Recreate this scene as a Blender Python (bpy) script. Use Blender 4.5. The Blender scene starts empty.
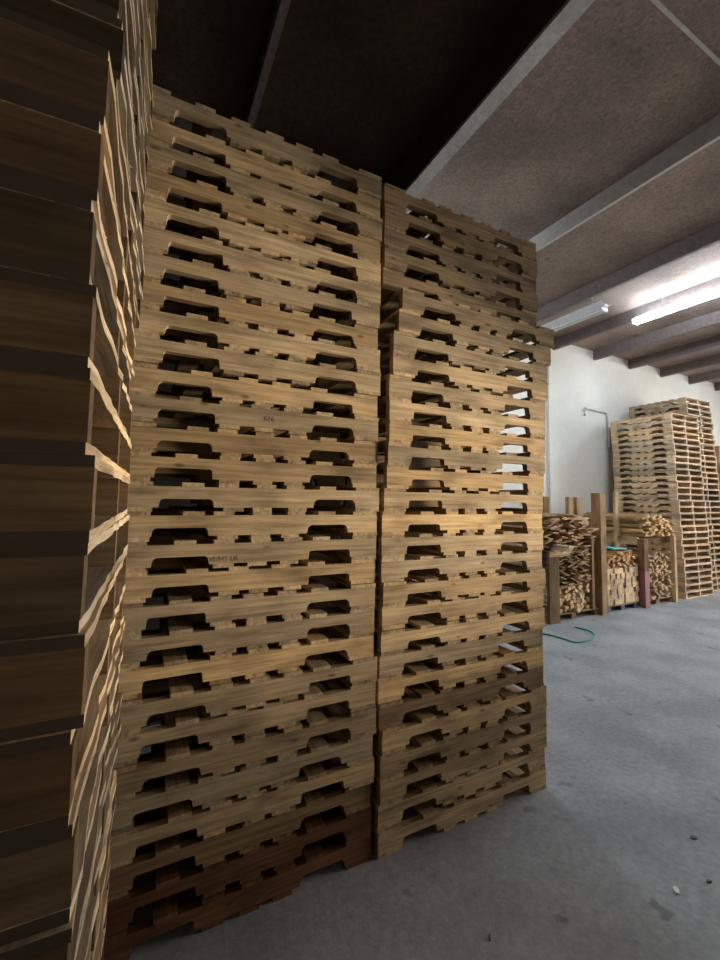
import bpy, bmesh, math, random
from mathutils import Matrix, Vector
random.seed(7)
sc = bpy.context.scene
col = sc.collection
R = math.radians
# ------------------------------------------------------------------ helpers
def link(o, parent=None):
    col.objects.link(o)
    if parent is not None: o.parent = parent
    return o
def tag(o, label=None, cat=None, group=None, kind=None):
    if label: o['label'] = label
    if cat: o['category'] = cat
    if group: o['group'] = group
    if kind: o['kind'] = kind
    return o
def empty(name, loc, rz=0.0):
    o = bpy.data.objects.new(name, None)
    o.empty_display_size = .1
    o.location = loc; o.rotation_euler = (0, 0, rz)
    return link(o)
def add_box(bm, x0, x1, y0, y1, z0, z1, mat=None):
    vs = [bm.verts.new((x, y, z)) for z in (z0, z1) for y in (y0, y1) for x in (x0, x1)]
    if mat is not None:
        for v in vs: v.co = mat @ v.co
    for f in ((0, 2, 3, 1), (4, 5, 7, 6), (0, 1, 5, 4), (2, 6, 7, 3), (0, 4, 6, 2), (1, 3, 7, 5)):
        bm.faces.new([vs[i] for i in f])
    return vs
def to_mesh(name, bm, m):
    me = bpy.data.meshes.new(name)
    bmesh.ops.recalc_face_normals(bm, faces=bm.faces[:])
    bm.to_mesh(me); bm.free()
    me.materials.append(m)
    return me
def mobj(name, me, parent=None, colr=None, loc=None):
    o = bpy.data.objects.new(name, me)
    if colr: o.color = (*colr, 1)
    if loc: o.location = loc
    return link(o, parent)
def box_obj(name, dims, m, parent=None, kind=None, colr=None, bevel=0):
    bm = bmesh.new(); add_box(bm, *dims)
    if bevel: bmesh.ops.bevel(bm, geom=bm.edges[:], offset=bevel, segments=2, affect='EDGES')
    o = mobj(name, to_mesh(name, bm, m), parent, colr)
    if kind: o['kind'] = kind
    return o
def tube_mesh(name, pts, r, m, n=10):
    bm = bmesh.new(); rings = []
    P = [Vector(p) for p in pts]
    for i, p in enumerate(P):
        d = (P[min(i+1, len(P)-1)] - P[max(i-1, 0)]).normalized()
        u = d.cross(Vector((0, 0, 1)))
        if u.length < .05: u = d.cross(Vector((1, 0, 0)))
        u.normalize(); w = d.cross(u)
        rings.append([bm.verts.new(p + u*math.cos(2*math.pi*k/n)*r + w*math.sin(2*math.pi*k/n)*r) for k in range(n)])
    for a, b in zip(rings, rings[1:]):
        for k in range(n): bm.faces.new((a[k], a[(k+1) % n], b[(k+1) % n], b[k]))
    bm.faces.new(rings[0]); bm.faces.new(rings[-1][::-1])
    me = to_mesh(name, bm, m)
    for p in me.polygons: p.use_smooth = len(p.vertices) == 4
    return me
# ------------------------------------------------------------------ materials
def newmat(name):
    m = bpy.data.materials.new(name); m.use_nodes = True
    return m, m.node_tree.nodes, m.node_tree.links, m.node_tree.nodes['Principled BSDF']
def ramp(N, stops):
    r = N.new('ShaderNodeValToRGB'); e = r.color_ramp.elements
    while len(e) < len(stops): e.new(.5)
    for k, (p, c) in enumerate(stops): e[k].position = p; e[k].color = (*c, 1)
    return r
def wood(name, axis):
    """weathered softwood; grain runs along the local axis; tinted by the colour set on each object"""
    m, N, L, B = newmat(name)
    tc = N.new('ShaderNodeTexCoord'); oi = N.new('ShaderNodeObjectInfo')
    off = N.new('ShaderNodeVectorMath'); off.operation = 'SCALE'; off.inputs[0].default_value = (13.7, 29.1, 41.3)
    L.new(oi.outputs['Random'], off.inputs['Scale'])
    add = N.new('ShaderNodeVectorMath'); add.operation = 'ADD'
    L.new(tc.outputs['Object'], add.inputs[0]); L.new(off.outputs[0], add.inputs[1])
    def scaled(s):
        mp = N.new('ShaderNodeMapping')
        mp.inputs['Scale'].default_value = s; L.new(add.outputs[0], mp.inputs['Vector']); return mp
    def stretch(a, b):
        s = [b, b, b]; s[axis] = a; return tuple(s)
    n1 = N.new('ShaderNodeTexNoise'); n1.inputs['Scale'].default_value = 1; n1.inputs['Detail'].default_value = 6
    n1.inputs['Roughness'].default_value = .65
    L.new(scaled(stretch(2.5, 60)).outputs[0], n1.inputs['Vector'])
    r1 = ramp(N, [(.3, (.27, .185, .100)), (.5, (.43, .315, .185)), (.72, (.60, .46, .29))])
    L.new(n1.outputs['Fac'], r1.inputs['Fac'])
    n2 = N.new('ShaderNodeTexNoise'); n2.inputs['Scale'].default_value = 1; n2.inputs['Detail'].default_value = 4
    L.new(scaled(stretch(3.2, 9)).outputs[0], n2.inputs['Vector'])
    r2 = ramp(N, [(.28, (.50, .46, .42)), (.5, (.92, .91, .90)), (.7, (1.18, 1.12, 1.0))])
    L.new(n2.outputs['Fac'], r2.inputs['Fac'])
    mx = N.new('ShaderNodeMix'); mx.data_type = 'RGBA'; mx.blend_type = 'MULTIPLY'; mx.inputs[0].default_value = 1
    L.new(r1.outputs[0], mx.inputs[6]); L.new(r2.outputs[0], mx.inputs[7])
    # knots
    vo = N.new('ShaderNodeTexVoronoi'); vo.inputs['Scale'].default_value = 1; vo.feature = 'F1'
    L.new(scaled(stretch(4.5, 11)).outputs[0], vo.inputs['Vector'])
    r3 = ramp(N, [(.05, (.35, .25, .18)), (.13, (1, 1, 1))])
    L.new(vo.outputs['Distance'], r3.inputs['Fac'])
    mk = N.new('ShaderNodeMix'); mk.data_type = 'RGBA'; mk.blend_type = 'MULTIPLY'; mk.inputs[0].default_value = .8
    L.new(mx.outputs[2], mk.inputs[6]); L.new(r3.outputs[0], mk.inputs[7])
    mc = N.new('ShaderNodeMix'); mc.data_type = 'RGBA'; mc.blend_type = 'MULTIPLY'; mc.inputs[0].default_value = 1
    L.new(mk.outputs[2], mc.inputs[6]); L.new(oi.outputs['Color'], mc.inputs[7])
    # random lightness of each board
    mr = N.new('ShaderNodeMapRange'); mr.inputs[3].default_value = .80; mr.inputs[4].default_value = 1.15
    L.new(oi.outputs['Random'], mr.inputs[0])
    hs = N.new('ShaderNodeHueSaturation'); L.new(mr.outputs[0], hs.inputs['Value']); L.new(mc.outputs[2], hs.inputs['Color'])
    L.new(hs.outputs[0], B.inputs['Base Color'])
    B.inputs['Roughness'].default_value = .82; B.inputs['Specular IOR Level'].default_value = .25
    bp = N.new('ShaderNodeBump'); bp.inputs['Strength'].default_value = .35; bp.inputs['Distance'].default_value = .004
    L.new(n1.outputs['Fac'], bp.inputs['Height']); L.new(bp.outputs[0], B.inputs['Normal'])
    return m
WX, WY, WZ = wood('wood_grain_x', 0), wood('wood_grain_y', 1), wood('wood_grain_z', 2)
def flat(name, c, rough=.6, metal=0, emit=None, strength=0):
    m, N, L, B = newmat(name)
    tc = N.new('ShaderNodeTexCoord'); n = N.new('ShaderNodeTexNoise'); n.inputs['Scale'].default_value = 18; n.inputs['Detail'].default_value = 4
    L.new(tc.outputs['Object'], n.inputs['Vector'])
    r = ramp(N, [(.3, tuple(v*.85 for v in c)), (.7, tuple(min(1, v*1.08) for v in c))])
    L.new(n.outputs['Fac'], r.inputs['Fac']); L.new(r.outputs[0], B.inputs['Base Color'])
    B.inputs['Roughness'].default_value = rough; B.inputs['Metallic'].default_value = metal
    if emit: B.inputs['Emission Color'].default_value = (*emit, 1); B.inputs['Emission Strength'].default_value = strength
    return m
def surface(name, stops, scale, detail=8, big=None, bump=.3, rough=.85, rough_dist=.01, spots=None):
    m, N, L, B = newmat(name)
    tc = N.new('ShaderNodeTexCoord')
    n = N.new('ShaderNodeTexNoise'); n.inputs['Scale'].default_value = scale; n.inputs['Detail'].default_value = detail
    n.inputs['Roughness'].default_value = .7
    L.new(tc.outputs['Object'], n.inputs['Vector'])
    r = ramp(N, stops); L.new(n.outputs['Fac'], r.inputs['Fac']); out = r.outputs[0]
    if big:
        n2 = N.new('ShaderNodeTexNoise'); n2.inputs['Scale'].default_value = big[0]; n2.inputs['Detail'].default_value = 5
        L.new(tc.outputs['Object'], n2.inputs['Vector'])
        r2 = ramp(N, [(.35, (big[1],)*3), (.65, (big[2],)*3)]); L.new(n2.outputs['Fac'], r2.inputs['Fac'])
        mx = N.new('ShaderNodeMix'); mx.data_type = 'RGBA'; mx.blend_type = 'MULTIPLY'; mx.inputs[0].default_value = 1
        L.new(out, mx.inputs[6]); L.new(r2.outputs[0], mx.inputs[7]); out = mx.outputs[2]
    if spots:
        n3 = N.new('ShaderNodeTexNoise'); n3.inputs['Scale'].default_value = spots[0]; n3.inputs['Detail'].default_value = 3
        L.new(tc.outputs['Object'], n3.inputs['Vector'])
        r3 = ramp(N, [(spots[1], (1, 1, 1)), (spots[1]+.06, (spots[2],)*3)]); L.new(n3.outputs['Fac'], r3.inputs['Fac'])
        mx = N.new('ShaderNodeMix'); mx.data_type = 'RGBA'; mx.blend_type = 'MULTIPLY'; mx.inputs[0].default_value = 1
        L.new(out, mx.inputs[6]); L.new(r3.outputs[0], mx.inputs[7]); out = mx.outputs[2]
    L.new(out, B.inputs['Base Color']); B.inputs['Roughness'].default_value = rough
    B.inputs['Specular IOR Level'].default_value = .3
    bp = N.new('ShaderNodeBump'); bp.inputs['Strength'].default_value = bump; bp.inputs['Distance'].default_value = rough_dist
    L.new(n.outputs['Fac'], bp.inputs['Height']); L.new(bp.outputs[0], B.inputs['Normal'])
    return m
M_floor = surface('concrete_floor', [(.3, (.28, .292, .30)), (.7, (.44, .455, .465))], 26, big=(1.6, .78, 1.14), bump=.35, rough=.72, rough_dist=.006, spots=(5.5, .66, .62))
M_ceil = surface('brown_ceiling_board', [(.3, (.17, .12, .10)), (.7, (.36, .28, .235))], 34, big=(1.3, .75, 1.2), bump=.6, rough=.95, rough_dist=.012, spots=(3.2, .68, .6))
M_shade_ceil = surface('shaded_brown_ceiling_board', [(.3, (.055, .032, .02)), (.7, (.11, .065, .04))], 20, big=(1.3, .75, 1.2), bump=.5, rough=.95)  # brown board, darkened: shade over the left ceiling put into its colour
M_wall = surface('white_painted_block', [(.3, (.80, .79, .73)), (.7, (.87, .86, .80))], 7, big=(.7, .93, 1.03), bump=.15, rough=.8)
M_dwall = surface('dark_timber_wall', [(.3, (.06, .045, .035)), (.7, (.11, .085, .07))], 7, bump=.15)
M_beam = surface('grey_painted_timber', [(.3, (.45, .44, .41)), (.7, (.72, .71, .66))], 22, big=(3, .85, 1.1), bump=.4)
M_dbeam = surface('brown_timber_joist', [(.3, (.14, .11, .10)), (.7, (.25, .20, .19))], 22, bump=.4)
M_seam = flat('pale_seam_strip', (.5, .47, .42), .7)
M_white = flat('white_enamel', (.8, .8, .8), .35)
M_pipe = flat('white_pipe_paint', (.82, .83, .82), .4)
M_tube = flat('glowing_tube', (.9, .95, 1), .3, 0, (.76, .89, 1.0), 120)
M_metal = flat('zinc_metal', (.55, .56, .58), .35, .9)
M_hose = flat('green_rubber_hose', (.02, .30, .20), .5)
M_teal = flat('teal_paint', (.12, .50, .48), .6)
M_blue = flat('blue_painted_block', (.10, .12, .20), .7)
M_pink = flat('faded_red_paint', (.34, .15, .16), .75)
M_endgrain = flat('shaded_end_grain', (.07, .047, .028), .9)  # near board ends, shade of the front face put into the colour
M_ink = flat('black_stamp_ink', (.10, .07, .05), .8)
M_paper = flat('white_scrap_paper', (.9, .93, .95), .7)
M_nail = flat('rusty_metal', (.16, .14, .13), .6, .4)
# ------------------------------------------------------------------ room
H = 5.07
XL, XR, YB, YF = -2.4, 16.0, -7.0, 6.0
def struct(name, dims, m): return box_obj(name, dims, m, kind='structure')
struct('floor', (XL, XR, YB, YF, -.1, 0), M_floor)
struct('ceiling', (2.25, XR, YB, YF, H+.18, H+.28), M_ceil)
struct('ceiling', (XL, 2.25, YB, YF, H+.18, H+.28), M_shade_ceil)
struct('wall_added_shade', (XL, 2.3, 3.8, 3.9, 0, H+.18), M_dwall)  # unseen partition added to keep the pallet openings dark
struct('wall_back', (XL, XR, YF, YF+.2, -.1, H+.28), M_wall)
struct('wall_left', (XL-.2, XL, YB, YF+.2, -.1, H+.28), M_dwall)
struct('wall_front', (XL, XR, YB-.2, YB, -.1, H+.28), M_wall)
# right-hand wall with an added, unseen door opening to let light in
DY0, DY1, DZ = -4.2, 1.6, 3.6
bm = bmesh.new()
add_box(bm, XR, XR+.2, YB-.2, DY0, -.1, H+.28); add_box(bm, XR, XR+.2, DY1, YF+.2, -.1, H+.28); add_box(bm, XR, XR+.2, DY0, DY1, DZ, H+.28)
w = mobj('wall_right', to_mesh('wall_right', bm, M_wall)); w['kind'] = 'structure'
# joists run away from the camera, seams across
n = 0
for x, wd, dp, m in ((-1.1, .09, .2, M_dbeam), (.66, .06, .12, M_dbeam), (2.17, .13, .37, M_shade_ceil), (4.376, .04, .2, M_seam), (6.115, .06, .22, M_dbeam),
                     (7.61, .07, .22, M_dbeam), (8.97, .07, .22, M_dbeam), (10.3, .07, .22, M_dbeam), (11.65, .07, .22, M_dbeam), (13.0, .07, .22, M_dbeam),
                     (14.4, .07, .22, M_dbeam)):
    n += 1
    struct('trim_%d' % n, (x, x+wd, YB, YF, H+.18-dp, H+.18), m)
for y in (1.46, -1.0, 3.92):
    n += 1
    struct('trim_%d' % n, (2.47, 4.376, y, y+.025, H+.172, H+.18), M_seam)
n += 1
struct('trim_%d' % n, (2.17, 2.30, YB, YF, H+.18-.40, H+.18-.37), M_beam)  # pale lit underside below dark shaded beam sides, light put into colour
# wall seam battens between the painted panels
for x in ():
    n += 1
    struct('trim_%d' % n, (x, x+.03, YF-.012, YF, 0, H-.02), M_wall)
# ------------------------------------------------------------------ pallets
PL, PD, PH = 1.219, 1.016, .124
SH, SW, BT = .089, .038, .0175
def stringer_mesh(seed):
    rnd = random.Random(seed)
    bm = bmesh.new()
    x0, x1, z0, z1 = -PL/2, PL/2, BT, BT+SH
    prof = [(x0, z0)]
    for a in (x0+.152+rnd.uniform(-.012, .012), x1-.152-.229+rnd.uniform(-.012, .012)):
        b = a+.229+rnd.uniform(-.008, .008); h = .038+rnd.uniform(-.003, .006); r = rnd.choice((.02, .026, .012))
        prof.append((a, z0))
        for k in range(5):
            t = math.pi/2*k/4; prof.append((a+.003+r-r*math.cos(t), z0+h-r+r*math.sin(t)))
        for k in range(5):
            t = math.pi/2*(1-k/4); prof.append((b-.003-r+r*math.cos(t), z0+h-r+r*math.sin(t)))
        prof.append((b, z0))
    prof += [(x1, z0)]
    # slightly wavy top edge stays at the deck height
    prof += [(x1, z1), (x0, z1)]
    f0 = [bm.verts.new((x, -SW/2, z)) for x, z in prof]; f1 = [bm.verts.new((x, SW/2, z)) for x, z in prof]
    bm.faces.new(f0); bm.faces.new(f1[::-1])
    for k in range(len(prof)):
        j = (k+1) % len(prof); bm.faces.new((f0[k], f1[k], f1[j], f0[j]))
    bm.normal_update()
    bmesh.ops.triangulate(bm, faces=[f for f in bm.faces if len(f.verts) > 4])
    return to_mesh('stringer', bm, WX)
def board_mesh(width, seed, rough=.0015, z=0, over=.004, frayed=None):
    """deck board running along y, with slightly uneven sawn edges; frayed adds splinters on the +x or -x edge"""
    rnd = random.Random(seed); bm = bmesh.new()
    y0, y1 = -PD/2-rnd.uniform(-over*.6, over), PD/2+rnd.uniform(-over*.6, over)
    n = 14; L, Rr = [], []
    for k in range(n+1):
        y = y0+(y1-y0)*k/n
        a = -width/2+rnd.uniform(-rough, rough); b = width/2+rnd.uniform(-rough, rough)
        if frayed == 'R': b += rnd.uniform(-.004, .004)
        if frayed == 'L': a += rnd.uniform(-.004, .004)
        L.append((a, y)); Rr.append((b, y))
    ring = L+Rr[::-1]
    lo = [bm.verts.new((x, y, 0)) for x, y in ring]; hi = [bm.verts.new((x, y, BT)) for x, y in ring]
    m = len(ring)
    for k in range(m):
        j = (k+1) % m; bm.faces.new((lo[k], lo[j], hi[j], hi[k]))
    for v in (lo, hi):
        for k in range(n): bm.faces.new((v[k], v[k+1], v[m-2-k], v[m-1-k]))
    if frayed:
        s = 1 if frayed == 'R' else -1
        for k in range(4):                          # torn slivers standing off the edge
            y = rnd.uniform(y0+.02, y1-.08); ln = rnd.uniform(.015, .06); t = rnd.uniform(.0008, .002)
            x = s*(width/2-.002); out = rnd.uniform(.003, .011)*s; dz = rnd.uniform(-.006, .008); zz = rnd.uniform(.003, BT-.003)
            p = [(x, y, zz-t), (x, y, zz+t), (x, y+.012, zz), (x+out, y+ln, zz+dz)]
            v = [bm.verts.new(q) for q in p]
            for f in ((0, 1, 2), (0, 1, 3), (1, 2, 3), (0, 2, 3)): bm.faces.new([v[i] for i in f])
    me = to_mesh('deck_board', bm, WY)
    if frayed:                                      # dark sawn ends: front-face shade put into the end-grain colour
        me.materials.append(M_endgrain)
        for p in me.polygons:
            if abs(p.normal.y) > .9: p.material_index = 1
    return me
LEADW, INNW = .140, .089
S_MESH = [stringer_mesh(i) for i in range(9)]
def boards(base, fr):
    d = {}
    for k in range(5):
        d['leadL', k] = board_mesh(LEADW, base+k, frayed=('L' if fr else None))
        d['leadR', k] = board_mesh(LEADW, base+20+k, frayed=('R' if fr else None))
        d['in', k] = board_mesh(INNW, base+40+k)
    return d
B_PLAIN, B_FRAY = boards(100, False), boards(300, True)
def make_layout(seed, top_n=7):
    """[(part name, mesh, location)] of one pallet"""
    rnd = random.Random(seed); out = []
    for y in (-PD/2+SW/2, rnd.uniform(-.015, .015), PD/2-SW/2):
        out.append(('stringer', ('S', rnd.randrange(9)), (0, y, 0)))
    ins = PL/2-LEADW/2
    out.append(('deck_board', ('leadL', rnd.randrange(5)), (-ins, 0, BT+SH)))
    out.append(('deck_board', ('leadR', rnd.randrange(5)), (ins, 0, BT+SH)))
    k = top_n-2
    pitch = (PL-2*LEADW)/(k+1)
    for i in range(k):
        out.append(('deck_board', ('in', rnd.randrange(5)), (-PL/2+LEADW+pitch*(i+1)*1.0+rnd.uniform(-.02, .02), 0, BT+SH)))
    out.append(('bottom_board', ('leadL', rnd.randrange(5)), (-ins, 0, 0)))
    out.append(('bottom_board', ('leadR', rnd.randrange(5)), (ins, 0, 0)))
    for x in (-.145, 0, .145):
        out.append(('bottom_board', ('in', rnd.randrange(5)), (x+rnd.uniform(-.018, .018), 0, 0)))
    return out
LAYOUTS = [make_layout(500+i, 7 if i % 4 else 6) for i in range(10)]
def mesh_of(key, fr):
    if key[0] == 'S': return S_MESH[key[1]]
    return (B_FRAY if fr else B_PLAIN)[key]
PROTO = {}
def make_proto(i, fr):
    root = bpy.data.objects.new('wooden_pallet', None); root.empty_display_size = .1
    kids = []
    for nm, key, loc in LAYOUTS[i]:
        c = bpy.data.objects.new(nm, mesh_of(key, fr)); c.location = loc; kids.append(c)
    PROTO[i, fr] = [root, kids, False]
def place_pallet(i, loc, rz, tint, label, group, fr=False, flipx=False):
    if (i, fr) not in PROTO: make_proto(i, fr)
    p = PROTO[i, fr]
    if p[2]:
        root = p[0].copy(); kids = [c.copy() for c in p[1]]
    else:
        root, kids = p[0], p[1]; p[2] = True
    # keep a pristine pattern for later copies
    col.objects.link(root); root.location = loc; root.rotation_euler = (0, 0, rz)
    for c in kids:
        col.objects.link(c); c.parent = root
        j = random.uniform(.92, 1.08)
        c.color = (tint[0]*j, tint[1]*j, tint[2]*j, 1)
    tag(root, label, 'pallet', group)
    return root
ONES = ['', 'first', 'second', 'third', 'fourth', 'fifth', 'sixth', 'seventh', 'eighth', 'ninth', 'tenth', 'eleventh', 'twelfth', 'thirteenth',
        'fourteenth', 'fifteenth', 'sixteenth', 'seventeenth', 'eighteenth', 'nineteenth']
def ordinal(k):
    if k < 20: return ONES[k]
    if k == 20: return 'twentieth'
    if k == 30: return 'thirtieth'
    return ('twenty-' if k < 30 else 'thirty-')+ONES[k % 10]
def where(i, n, what, side, tone='tan'):
    """i counts from the floor"""
    t = n-i
    if t == 1: return '%s wooden pallet, topmost of %s' % (tone, what)
    if i == 0: return '%s wooden pallet on the floor, bottom of %s' % (tone, what)
    if i < 5 and i < n/3: return '%s wooden pallet, %s from the floor in %s' % (tone, ordinal(i+1), what)
    return '%s wooden pallet, %s from the top in %s' % (tone, ordinal(t), what)
def rtint(rnd, base=(1, 1, 1)):
    k = rnd.choice(((1.05, 1.0, .92), (1, 1, 1), (.92, .93, .96), (.84, .86, .90), (1.1, 1.02, .88), (.98, .93, .86), (.9, .88, .84)))
    s = rnd.uniform(.82, 1.12)
    return tuple(b*q*s for b, q in zip(base, k))
def tone_of(t):
    if t[2]/t[0] > 1.0: return 'greyish'
    if t[2]/t[0] < .84: return 'yellowish tan'
    return 'tan'
NM = 29
FY = 1.952+PD/2
roots = {}
rnd = random.Random(21)
# left tall stack
for i in range(NM):
    cx = 1.100-PL/2+rnd.uniform(-.010, .008) 
    cy = FY+rnd.uniform(-.008, .022)
    t = rtint(rnd); tone = 'brown'
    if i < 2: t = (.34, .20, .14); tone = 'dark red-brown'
    if i == 2: t = (.62, .52, .42)
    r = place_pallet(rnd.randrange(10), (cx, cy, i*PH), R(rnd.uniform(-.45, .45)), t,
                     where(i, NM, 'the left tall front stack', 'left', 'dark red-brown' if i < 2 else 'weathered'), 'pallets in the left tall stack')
    roots['L', i] = r
# right tall stack
for i in range(NM):
    dx, dy = rnd.uniform(-.008, .010), rnd.uniform(-.012, .02)
    k = NM-1-i
    if k in (5,): dx, dy = .095, -.035
    elif k == 6: dx, dy = .07, -.03
    elif k in (7, 8): dx, dy = .045, -.02
    elif k in (9, 10, 11): dx, dy = .028, -.01
    elif k < 5: dx, dy = rnd.uniform(-.004, .006), .02+rnd.uniform(-.008, .012)
    elif 12 <= k < 15: dx += .01
    t = rtint(rnd)
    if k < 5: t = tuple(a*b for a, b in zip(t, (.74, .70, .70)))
    if k == 23: t = (.60, .52, .46)
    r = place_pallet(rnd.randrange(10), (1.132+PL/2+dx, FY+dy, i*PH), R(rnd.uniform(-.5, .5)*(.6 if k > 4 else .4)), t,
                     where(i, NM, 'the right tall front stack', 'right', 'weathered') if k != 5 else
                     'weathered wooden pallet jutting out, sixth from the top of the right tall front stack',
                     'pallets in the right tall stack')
    roots['R', i] = r
# near stack at the left edge of the picture
NA = 32
def near_center(corner, rot):
    v = Matrix.Rotation(rot, 2) @ Vector((PL/2, -PD/2))
    return corner[0]-v.x, corner[1]-v.y
for i in range(NA):
    z = i*PH
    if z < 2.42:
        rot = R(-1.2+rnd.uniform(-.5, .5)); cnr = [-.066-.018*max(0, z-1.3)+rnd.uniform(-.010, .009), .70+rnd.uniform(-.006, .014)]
        tt = (.40, .35, .30)  # old dark wood, darkened further: front-face shade put into the tint
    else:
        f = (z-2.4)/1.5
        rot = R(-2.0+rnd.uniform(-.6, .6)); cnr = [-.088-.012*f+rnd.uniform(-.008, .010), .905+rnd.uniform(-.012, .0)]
        tt = (.13, .12, .11)  # upper pallets darker still, deeper shade put into the tint
    cx, cy = near_center(cnr, rot)
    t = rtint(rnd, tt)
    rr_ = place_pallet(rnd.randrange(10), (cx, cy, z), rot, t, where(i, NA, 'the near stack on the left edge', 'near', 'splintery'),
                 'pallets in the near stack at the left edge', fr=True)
    for c in rr_.children:
        if 'board' in c.name: c.color = tuple(v/tt[0]*q*(1.5 if z < 2.42 else .9) for v, q in zip(c.color[:3], (1, 1.2, 1.6)))+(1,)  # boards brightened: direct light on their edges put into the colour
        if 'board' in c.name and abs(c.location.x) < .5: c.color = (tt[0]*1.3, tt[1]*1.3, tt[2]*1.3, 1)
# far stacks by the white wall (turned a quarter so the notched side faces left)
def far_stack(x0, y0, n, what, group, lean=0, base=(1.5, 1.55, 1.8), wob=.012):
    for i in range(n):
        f = 1-i/(n-1)
        t = rtint(rnd, base)
        place_pallet(rnd.randrange(10), (x0+PD/2+rnd.uniform(-wob, wob)+.0*f, y0+PL/2-lean*f+rnd.uniform(-wob, wob), i*PH), R(90+rnd.uniform(-.6, .6)), t,
                     where(i, n, what, '', 'pale'), group)
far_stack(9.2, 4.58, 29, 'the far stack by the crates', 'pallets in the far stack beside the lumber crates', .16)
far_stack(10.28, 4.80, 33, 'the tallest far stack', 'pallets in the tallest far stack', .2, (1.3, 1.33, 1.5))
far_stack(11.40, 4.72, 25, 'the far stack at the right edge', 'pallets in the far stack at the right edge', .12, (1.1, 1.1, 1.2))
# unseen low stack, added to shade the floor and lower front stacks
for i in range(12):
    place_pallet(rnd.randrange(10), (3.35+rnd.uniform(-.01, .01), -.16+rnd.uniform(-.01, .01), i*PH), R(90+rnd.uniform(-1, 1)), rtint(rnd),
                 where(i, 12, 'the unseen low stack added for shade', ''), 'pallets in the unseen stack added for shade')
# stamped marks on two stringers of the left stack
def stamp(txt, parent, x, z, size, name):
    cu = bpy.data.curves.new(name, 'FONT'); cu.body = txt; cu.size = size; cu.extrude = .0004; cu.align_x = 'CENTER'
    tmp = bpy.data.objects.new('tmp', cu); col.objects.link(tmp)
    dg = bpy.context.evaluated_depsgraph_get()
    me = bpy.data.meshes.new_from_object(tmp.evaluated_get(dg)); bpy.data.objects.remove(tmp)
    me.materials.clear(); me.materials.append(M_ink)
    o = mobj(name, me, parent); o.rotation_euler = (R(90), 0, 0); o.location = (x, -PD/2-.0008, z)
    o['label'] = 'black stamped marking'
    return o
stamp('616', roots['L', 17], .02, .052, .034, 'stamped_number')
stamp('VE/HT US', roots['L', 12], -.16, .03, .03, 'stamped_lettering')
# ------------------------------------------------------------------ lights and fittings
def fixture(x, y0, y1, lit, label, zt=H-.10):
    root = empty('ceiling_light', (x, (y0+y1)/2, zt))
    h = (y1-y0)/2
    bm = bmesh.new(); add_box(bm, -.03, .03, -h, h, -.02, .03)
    mobj('housing', to_mesh('housing', bm, M_white), root)
    for s in ((-1, 1) if not lit else ()):
        bm = bmesh.new()                                        # sloping reflector wings
        v = [bm.verts.new(p) for p in ((s*.03, -h, .0), (s*.03, h, .0), (s*.15, h, .045), (s*.15, -h, .045), (s*.03, -h, .006), (s*.03, h, .006), (s*.15, h, .051), (s*.15, -h, .051))]
        for f in ((0, 1, 2, 3), (4, 7, 6, 5), (0, 4, 5, 1), (3, 2, 6, 7), (0, 3, 7, 4), (1, 5, 6, 2)): bm.faces.new([v[i] for i in f])
        mobj('reflector', to_mesh('reflector', bm, M_white), root)
    for s in (-.052, .052):
        me = tube_mesh('fluorescent_tube', [(s, -h+.05, -.05), (s, h-.05, -.05)], .019, M_tube if lit else M_white)
        mobj('fluorescent_tube', me, root)
    for s in (-1, 1):
        bm = bmesh.new(); add_box(bm, -.075, .075, s*(h-.04)-.012, s*(h-.04)+.012, -.08, -.02)
        mobj('lamp_holder', to_mesh('lamp_holder', bm, M_white), root)
    for s in (-.6, .6):
        me = tube_mesh('hanger', [(0, s*h, .035), (0, s*h, H+.18-zt-(.26 if False else 0))], .006, M_metal, 6)
        mobj('hanger', me, root)
    tag(root, label, 'ceiling light', 'fluorescent lights under the ceiling')
    return root
fixture(7.45, 1.80, 4.25, True, 'lit fluorescent strip light at the right edge below the ceiling')
fixture(6.5, 4.1, 5.3, False, 'unlit white strip light in the corner above the tall stack')
fixture(7.45, -.95, 1.50, False, 'unlit strip light beside the photographer')
fixture(3.3, 4.5, 5.9, True, 'added lit strip light hidden behind the right tall stack')  # out-of-view strip light added to light the crates and far stacks
fixture(11.2, 1.4, 3.8, True, 'lit strip light beyond the right edge')
# pipes on the white wall
me = tube_mesh('wall_pipe', [(7.42, YF-.035, .0), (7.42, YF-.035, H-.05)], .022, M_pipe)
tag(mobj('wall_pipe', me), 'thin white vertical pipe running down the white wall', 'pipe')
pts = [(8.57, YF-.04, 3.70), (8.57, YF-.04, 3.84), (8.61, YF-.04, 3.88), (9.30, YF-.04, 3.86), (9.38, YF-.04, 3.80), (9.42, YF-.04, 3.06)]
tag(mobj('wall_conduit', tube_mesh('wall_conduit', pts, .03, M_pipe)), 'white bent conduit high on the white wall above the lumber crates', 'pipe')
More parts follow.
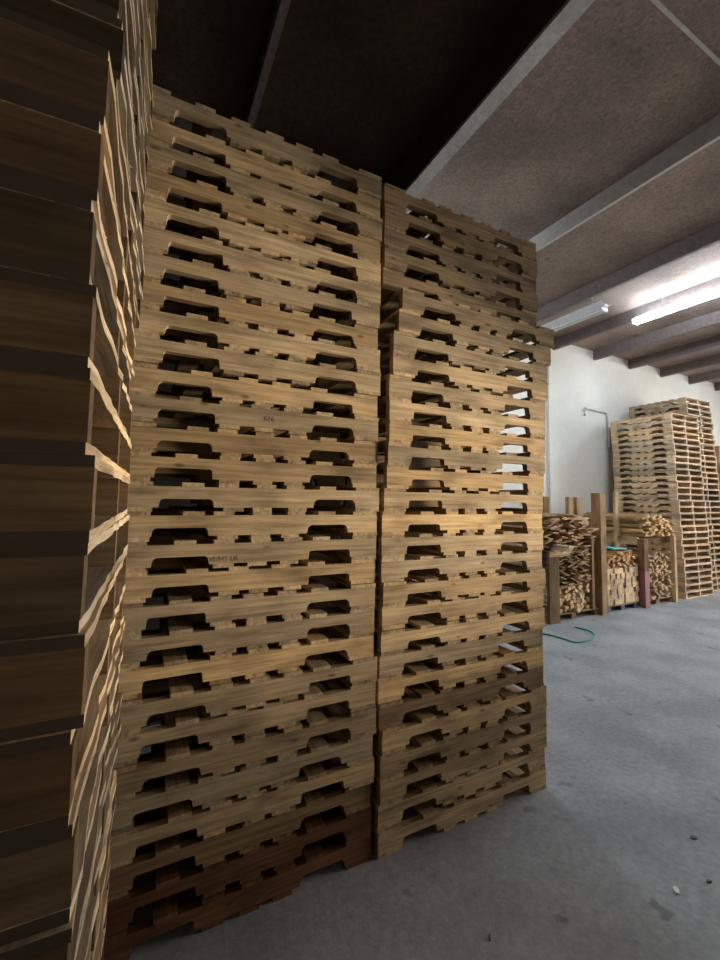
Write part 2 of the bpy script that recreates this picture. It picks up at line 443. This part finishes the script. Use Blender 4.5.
# ------------------------------------------------------------------ lumber crates
_before = set(o.name for o in col.objects)
def crate(name, x0, x1, y0, y1, label, posts, feet, tint=(.85, .8, .74), rails=()):
    root = empty(name, (x0, y0, 0))
    w, d = x1-x0, y1-y0
    for k in range(3):                                          # runners
        bm = bmesh.new(); xx = (w-.1)*k/2
        add_box(bm, xx, xx+.1, .02, d-.02, 0, .09)
        me = to_mesh('runner', bm, feet or WY); mobj('runner', me, root, tint)
    nb = 8
    for k in range(nb):
        yy = (d-.1)*k/(nb-1)
        bm = bmesh.new(); add_box(bm, 0, w, yy, yy+.1, .09, .112)
        mobj('deck_board', to_mesh('deck_board', bm, WX), root, tint)
    for (px, py, wx, wy, z0, z1, tt, ml) in posts:
        bm = bmesh.new(); add_box(bm, px-x0, px-x0+wx, py-y0, py-y0+wy, z0, z1)
        bmesh.ops.bevel(bm, geom=bm.edges[:], offset=.004, segments=1, affect='EDGES')
        mobj('post', to_mesh('post', bm, WZ), root, tt)
        if ml:
            bm = bmesh.new(); add_box(bm, px-x0-.002, px-x0+wx+.002, py-y0-.002, py-y0+wy+.002, z0+.0, .62)
            o = mobj('painted_band', to_mesh('painted_band', bm, M_pink), root); o['label'] = 'faded red painted lower half of the post'
    for (dims, mt, tt) in rails:
        bm = bmesh.new(); add_box(bm, dims[0]-x0, dims[1]-x0, dims[2]-y0, dims[3]-y0, dims[4], dims[5])
        mobj('rail', to_mesh('rail', bm, mt), root, tt)
    return tag(root, label, 'lumber crate')
TP = (1.25, 1.2, 1.15)
crate('lumber_crate', 5.60, 6.78, 4.42, 5.5, 'wooden crate of tangled slats just right of the tall front stack',
      [(5.56, 4.36, .22, .05, 0, 1.06, (.42, .36, .30), 0), (6.78, 4.36, .14, .16, 0, 1.95, (1.0, .85, .72), 0), (6.75, 5.42, .15, .08, 0, 1.89, (.6, .48, .38), 0),
       (6.60, 4.40, .06, .05, .11, 1.25, (.8, .72, .6), 0)], None,
      rails=[((5.56, 6.0, 4.34, 4.36, .98, 1.06), WX, TP)])
crate('lumber_crate', 7.02, 7.86, 4.42, 5.5, 'middle crate with neatly stacked pale blocks under laths',
      [(7.44, 5.42, .13, .08, 0, 1.89, TP, 0), (7.67, 5.42, .13, .08, 0, 1.89, TP, 0)], M_blue)
crate('lumber_crate', 7.98, 8.96, 4.42, 5.5, 'right crate with a red-painted post and long laths on top',
      [(7.92, 4.34, .13, .10, 0, 1.17, (.55, .42, .36), 1), (8.90, 4.36, .07, .07, 0, 1.2, TP, 0), (7.86, 4.78, .10, .05, 0, 2.0, TP, 0),
       (7.86, 5.30, .10, .05, 0, 1.42, TP, 0), (8.90, 5.40, .07, .07, 0, 1.2, TP, 0)], None,
      rails=[((7.92, 7.97, 4.45, 5.5, 1.06, 1.20), WY, TP), ((8.90, 8.95, 4.45, 5.36, 1.08, 1.17), WY, TP), ((7.98, 8.90, 4.50, 4.56, 1.11, 1.17), WX, (.5, .42, .35)), ((7.98, 8.90, 5.30, 5.36, 1.11, 1.17), WX, TP)])
# a pool of stick meshes, lying along y
def stick_mesh(w, t, l, seed, bend=0, name='slat'):
    rnd = random.Random(seed); bm = bmesh.new(); n = 5; rings = []
    ph = rnd.uniform(-1, 1)
    for k in range(n+1):
        y = -l/2+l*k/n; bz = bend*math.sin(math.pi*k/n)*ph; bx = rnd.uniform(-.0015, .0015)
        rings.append([bm.verts.new((sx*w/2+bx, y, sz*t/2+bz)) for sx, sz in ((-1, -1), (1, -1), (1, 1), (-1, 1))])
    for a, b in zip(rings, rings[1:]):
        for k in range(4): bm.faces.new((a[k], a[(k+1) % 4], b[(k+1) % 4], b[k]))
    bm.faces.new(rings[0][::-1]); bm.faces.new(rings[-1])
    return to_mesh(name, bm, WY)
SL = {}
def pile(x0, x1, zb, ztop, yc, l, w, t, name, label, cat, group, tilt, base, jy=.05, lean=0, top=None, seed=1, gap=1.0, bend=.0, yaw=1.5, maxn=300):
    """drop sticks onto a height profile until it reaches ztop (a function of x)"""
    rnd = random.Random(seed); n = max(8, int((x1-x0)/.01)); hm = [zb]*n
    meshes = [stick_mesh(w*rnd.uniform(.75, 1.2), t*rnd.uniform(.75, 1.25), l*rnd.uniform(.93, 1.04), seed*31+k, bend, name) for k in range(8)]
    dims = [(max(v.co.x for v in m.vertices)*2, max(v.co.z for v in m.vertices)-min(v.co.z for v in m.vertices)) for m in meshes]
    cnt = 0; src = None; tries = 0
    tf = ztop if callable(ztop) else (lambda x: ztop)
    while cnt < maxn and tries < 6000:
        tries += 1
        k = rnd.randrange(8); ww, tt = dims[k]
        # choose the lowest of a few spots
        best = None
        for q in range(5):
            cx = rnd.uniform(x0+ww/2, x1-ww/2)
            i0 = max(0, int((cx-ww/2-x0)/.01)); i1 = min(n, int((cx+ww/2-x0)/.01)+1)
            hh = max(hm[i0:i1])
            if best is None or hh < best[0]: best = (hh, cx, i0, i1)
        hh, cx, i0, i1 = best
        a = rnd.uniform(-tilt, tilt)
        zz = hh+tt/2*math.cos(a)+abs(math.sin(a))*ww*.25
        if zz+tt/2 > tf(cx):
            if tries > 3000: break
            continue
        if src is None:
            o = bpy.data.objects.new(name, meshes[k]); src = o
        else:
            o = src.copy(); o.data = meshes[k]
        col.objects.link(o)
        o.location = (cx, yc+rnd.uniform(-jy, jy), zz); o.rotation_euler = (0, a, R(rnd.uniform(-yaw, yaw)))
        c = rtint(rnd, base); o.color = (*c, 1)
        tag(o, label, cat, group)
        top_ = zz+tt/2*math.cos(a)+abs(math.sin(a))*ww*.2*gap
        for i in range(i0, i1): hm[i] = max(hm[i], top_)
        cnt += 1
    return cnt
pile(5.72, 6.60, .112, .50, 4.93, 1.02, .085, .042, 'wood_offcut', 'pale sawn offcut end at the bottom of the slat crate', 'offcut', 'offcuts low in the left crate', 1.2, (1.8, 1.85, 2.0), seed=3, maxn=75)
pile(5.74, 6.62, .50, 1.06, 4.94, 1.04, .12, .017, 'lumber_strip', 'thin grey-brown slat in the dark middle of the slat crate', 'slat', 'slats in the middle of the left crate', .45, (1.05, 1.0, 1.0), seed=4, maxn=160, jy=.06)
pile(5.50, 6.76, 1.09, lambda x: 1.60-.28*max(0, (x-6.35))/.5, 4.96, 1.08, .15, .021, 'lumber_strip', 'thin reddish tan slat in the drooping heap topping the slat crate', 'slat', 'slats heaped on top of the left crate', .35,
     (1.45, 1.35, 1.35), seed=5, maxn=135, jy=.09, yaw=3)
for k in range(3):
    o = mobj('lumber_strip', stick_mesh(.14, .03, .26, 900+k), None, (1.9, 2.0, 2.2)); o.location = (5.70+.02*k, 4.275-.01*k, 1.077+.033*k); o.rotation_euler = (0, 0, R(-8+7*k))
    tag(o, 'short whitish board lying on the left front corner of the slat crate', 'slat', 'whitish boards on the crate corner')
# middle crate: neat grid of blocks
bmeshes = [stick_mesh(.088, .082, 1.0, 700+k, 0, 'wood_block') for k in range(4)]
for r_ in range(7):
    for c_ in range(9):
        o = mobj('wood_block', bmeshes[(r_*5+c_) % 4], None, rtint(rnd, (1.85, 1.95, 2.2)))
        o.location = (7.075+.0915*c_+rnd.uniform(-.002, .002)+(.03 if c_ > 4 else 0)-.01, 4.93+rnd.uniform(-.02, .02), .112+.0415+.084*r_); o.rotation_euler = (0, R(rnd.uniform(-1, 1)), 0)
        tag(o, 'squared pale block in the neat grid of the middle crate', 'wood block', 'squared blocks in the middle crate')
def tp(x): return .98 if x > 7.3 else .86+.3*(x-7.02)
pile(7.04, 7.84, .706, tp, 4.95, 1.05, .075, .032, 'wood_lath', 'orange tan lath lying on the squared blocks of the middle crate', 'lath', 'laths on the blocks of the middle crate', .12, (1.6, 1.4, 1.2), seed=8, maxn=60, jy=.03)
o = mobj('teal_board', stick_mesh(.42, .02, .95, 960), None); o.data.materials.clear(); o.data.materials.append(M_teal)
o.location = (7.50, 4.98, 1.01); o.rotation_euler = (0, R(2), R(1)); tag(o, 'teal painted board on top of the middle crate', 'board')
# right crate
pile(8.06, 8.89, .112, lambda x: .93-.12*abs(x-8.45), 4.93, 1.02, .10, .036, 'wood_offcut', 'rough brown offcut in the jumble under the long laths, right crate', 'offcut', 'offcuts in the right crate', 1.0, (1.4, 1.4, 1.5), seed=11, maxn=120, jy=.07)
pile(7.99, 9.05, 1.205, lambda x: 1.60-.28*max(0, x-8.5), 4.98, 1.18, .085, .030, 'wood_lath', 'long yellowish lath in the bundle on top of the right crate', 'lath', 'laths bundled on the right crate', .15, (1.8, 1.75, 1.55), seed=12, maxn=160, jy=.06)
for o in list(col.objects):
    if o.name not in _before and o.parent is None: o.location.x -= .18
# ------------------------------------------------------------------ floor things
def crv(pts, n=8):
    P = [Vector(p) for p in pts]; out = []
    for i in range(len(P)-1):
        a, b, c, d = P[max(i-1, 0)], P[i], P[i+1], P[min(i+2, len(P)-1)]
        for k in range(n):
            t = k/n
            out.append(.5*((2*b)+(c-a)*t+(2*a-5*b+4*c-d)*t*t+(3*b-a-3*c+d)*t**3))
    out.append(P[-1]); return out
o = mobj('garden_hose', tube_mesh('garden_hose', crv([(4.7, 4.25, .011), (4.92, 4.07, .011), (4.98, 3.85, .011), (5.0, 3.68, .011), (5.25, 3.66, .011), (5.5, 3.76, .011), (5.62, 3.92, .011), (5.58, 4.11, .011)]), .010, M_hose))
tag(o, 'thin green hose curling on the concrete floor before the slat crate', 'hose')
def chip(px, py, name, lab, m, sx, sy, sz, rz, cat):
    bm = bmesh.new(); bmesh.ops.create_icosphere(bm, subdivisions=2, radius=1)
    rr = random.Random(int(px*100))
    for v in bm.verts:
        v.co *= rr.uniform(.85, 1.1); v.co.x *= sx; v.co.y *= sy; v.co.z = max(-.5, min(.5, v.co.z))*sz*2
    o = mobj(name, to_mesh(name, bm, m)); o.location = (px, py, sz); o.rotation_euler = (0, 0, rz); tag(o, lab, cat); return o
FLOOR_SPOTS = [((676, 891), 'paper_scrap', 'small white scrap of paper on the floor, bottom right', M_paper, .022, .013, .004, .6, 'scrap'),
               ((709, 882), 'wood_chip', 'small dark chip with a pale rim near the bottom right edge', M_nail, .017, .006, .004, -.3, 'chip'),
               ((694, 838), 'dirt_clod', 'small dark clod on the floor near the right edge', M_nail, .020, .011, .004, -.5, 'clod'),
               ((490, 938), 'wood_splinter', 'tiny dark splinter on the floor near the bottom', M_nail, .018, .004, .003, .9, 'splinter')]
# ------------------------------------------------------------------ camera
CAMH = 1.805
cam = bpy.data.cameras.new('camera'); co = link(bpy.data.objects.new('camera', cam))
cam.sensor_fit = 'VERTICAL'; cam.sensor_height = 36; cam.lens = 421.9/960*36; cam.shift_y = -12.86/960; cam.clip_start = .02
YAW, PITCH, ROLL = 26.93, 4.2, .92
Mx = Matrix.Translation((0, 0, CAMH)) @ Matrix.Rotation(R(-YAW), 4, 'Z') @ Matrix.Rotation(R(90+PITCH), 4, 'X') @ Matrix.Rotation(R(ROLL), 4, 'Z')
co.matrix_world = Mx
sc.camera = co
def floor_at(px, py):
    d = Mx.to_3x3() @ Vector((px-360, -(py-480+12.86), -421.9)); t = -CAMH/d.z
    return d.x*t, d.y*t
for (p, nm, lab, m, sx, sy, sz, rz, cat) in FLOOR_SPOTS:
    x, y = floor_at(*p); chip(x, y, nm, lab, m, sx, sy, sz, rz, cat)
# ------------------------------------------------------------------ added lights out of view: right-wall door opening, spot on the stacks
def area(name, loc, target, sx, sy, power, colr):
    l = bpy.data.lights.new(name, 'AREA'); l.shape = 'RECTANGLE'; l.size = sx; l.size_y = sy; l.energy = power; l.color = colr
    o = link(bpy.data.objects.new(name, l)); o.location = loc
    o.rotation_euler = (Vector(target)-Vector(loc)).to_track_quat('-Z', 'Z').to_euler(); return o
area('added_door_light', (XR-.02, (DY0+DY1)/2, DZ/2), (0, (DY0+DY1)/2, DZ/2), DY1-DY0, DZ, 1050, (1, .98, .95))  # area light filling the added opening, brightens the stacks and floor
sp = bpy.data.lights.new('added_stack_spot', 'SPOT'); sp.energy = 1350; sp.color = (1, .88, .70); sp.spot_size = R(40); sp.spot_blend = 1; sp.shadow_soft_size = .3  # made-up spot with no lamp body, added to brighten the stacks' middle
so = link(bpy.data.objects.new('added_stack_spot', sp)); so.location = (5.2, -.35, 1.85)
so.rotation_euler = (Vector((.75, 1.95, 1.95))-so.location).to_track_quat('-Z', 'Y').to_euler()
w = bpy.data.worlds.new('world'); sc.world = w; w.use_nodes = True
w.node_tree.nodes['Background'].inputs[0].default_value = (.75, .85, 1, 1); w.node_tree.nodes['Background'].inputs[1].default_value = .6
sc.view_settings.view_transform = 'Standard'; sc.view_settings.look = 'None'; sc.view_settings.gamma = 1; sc.view_settings.exposure = 0
sc.view_settings.use_curve_mapping = False
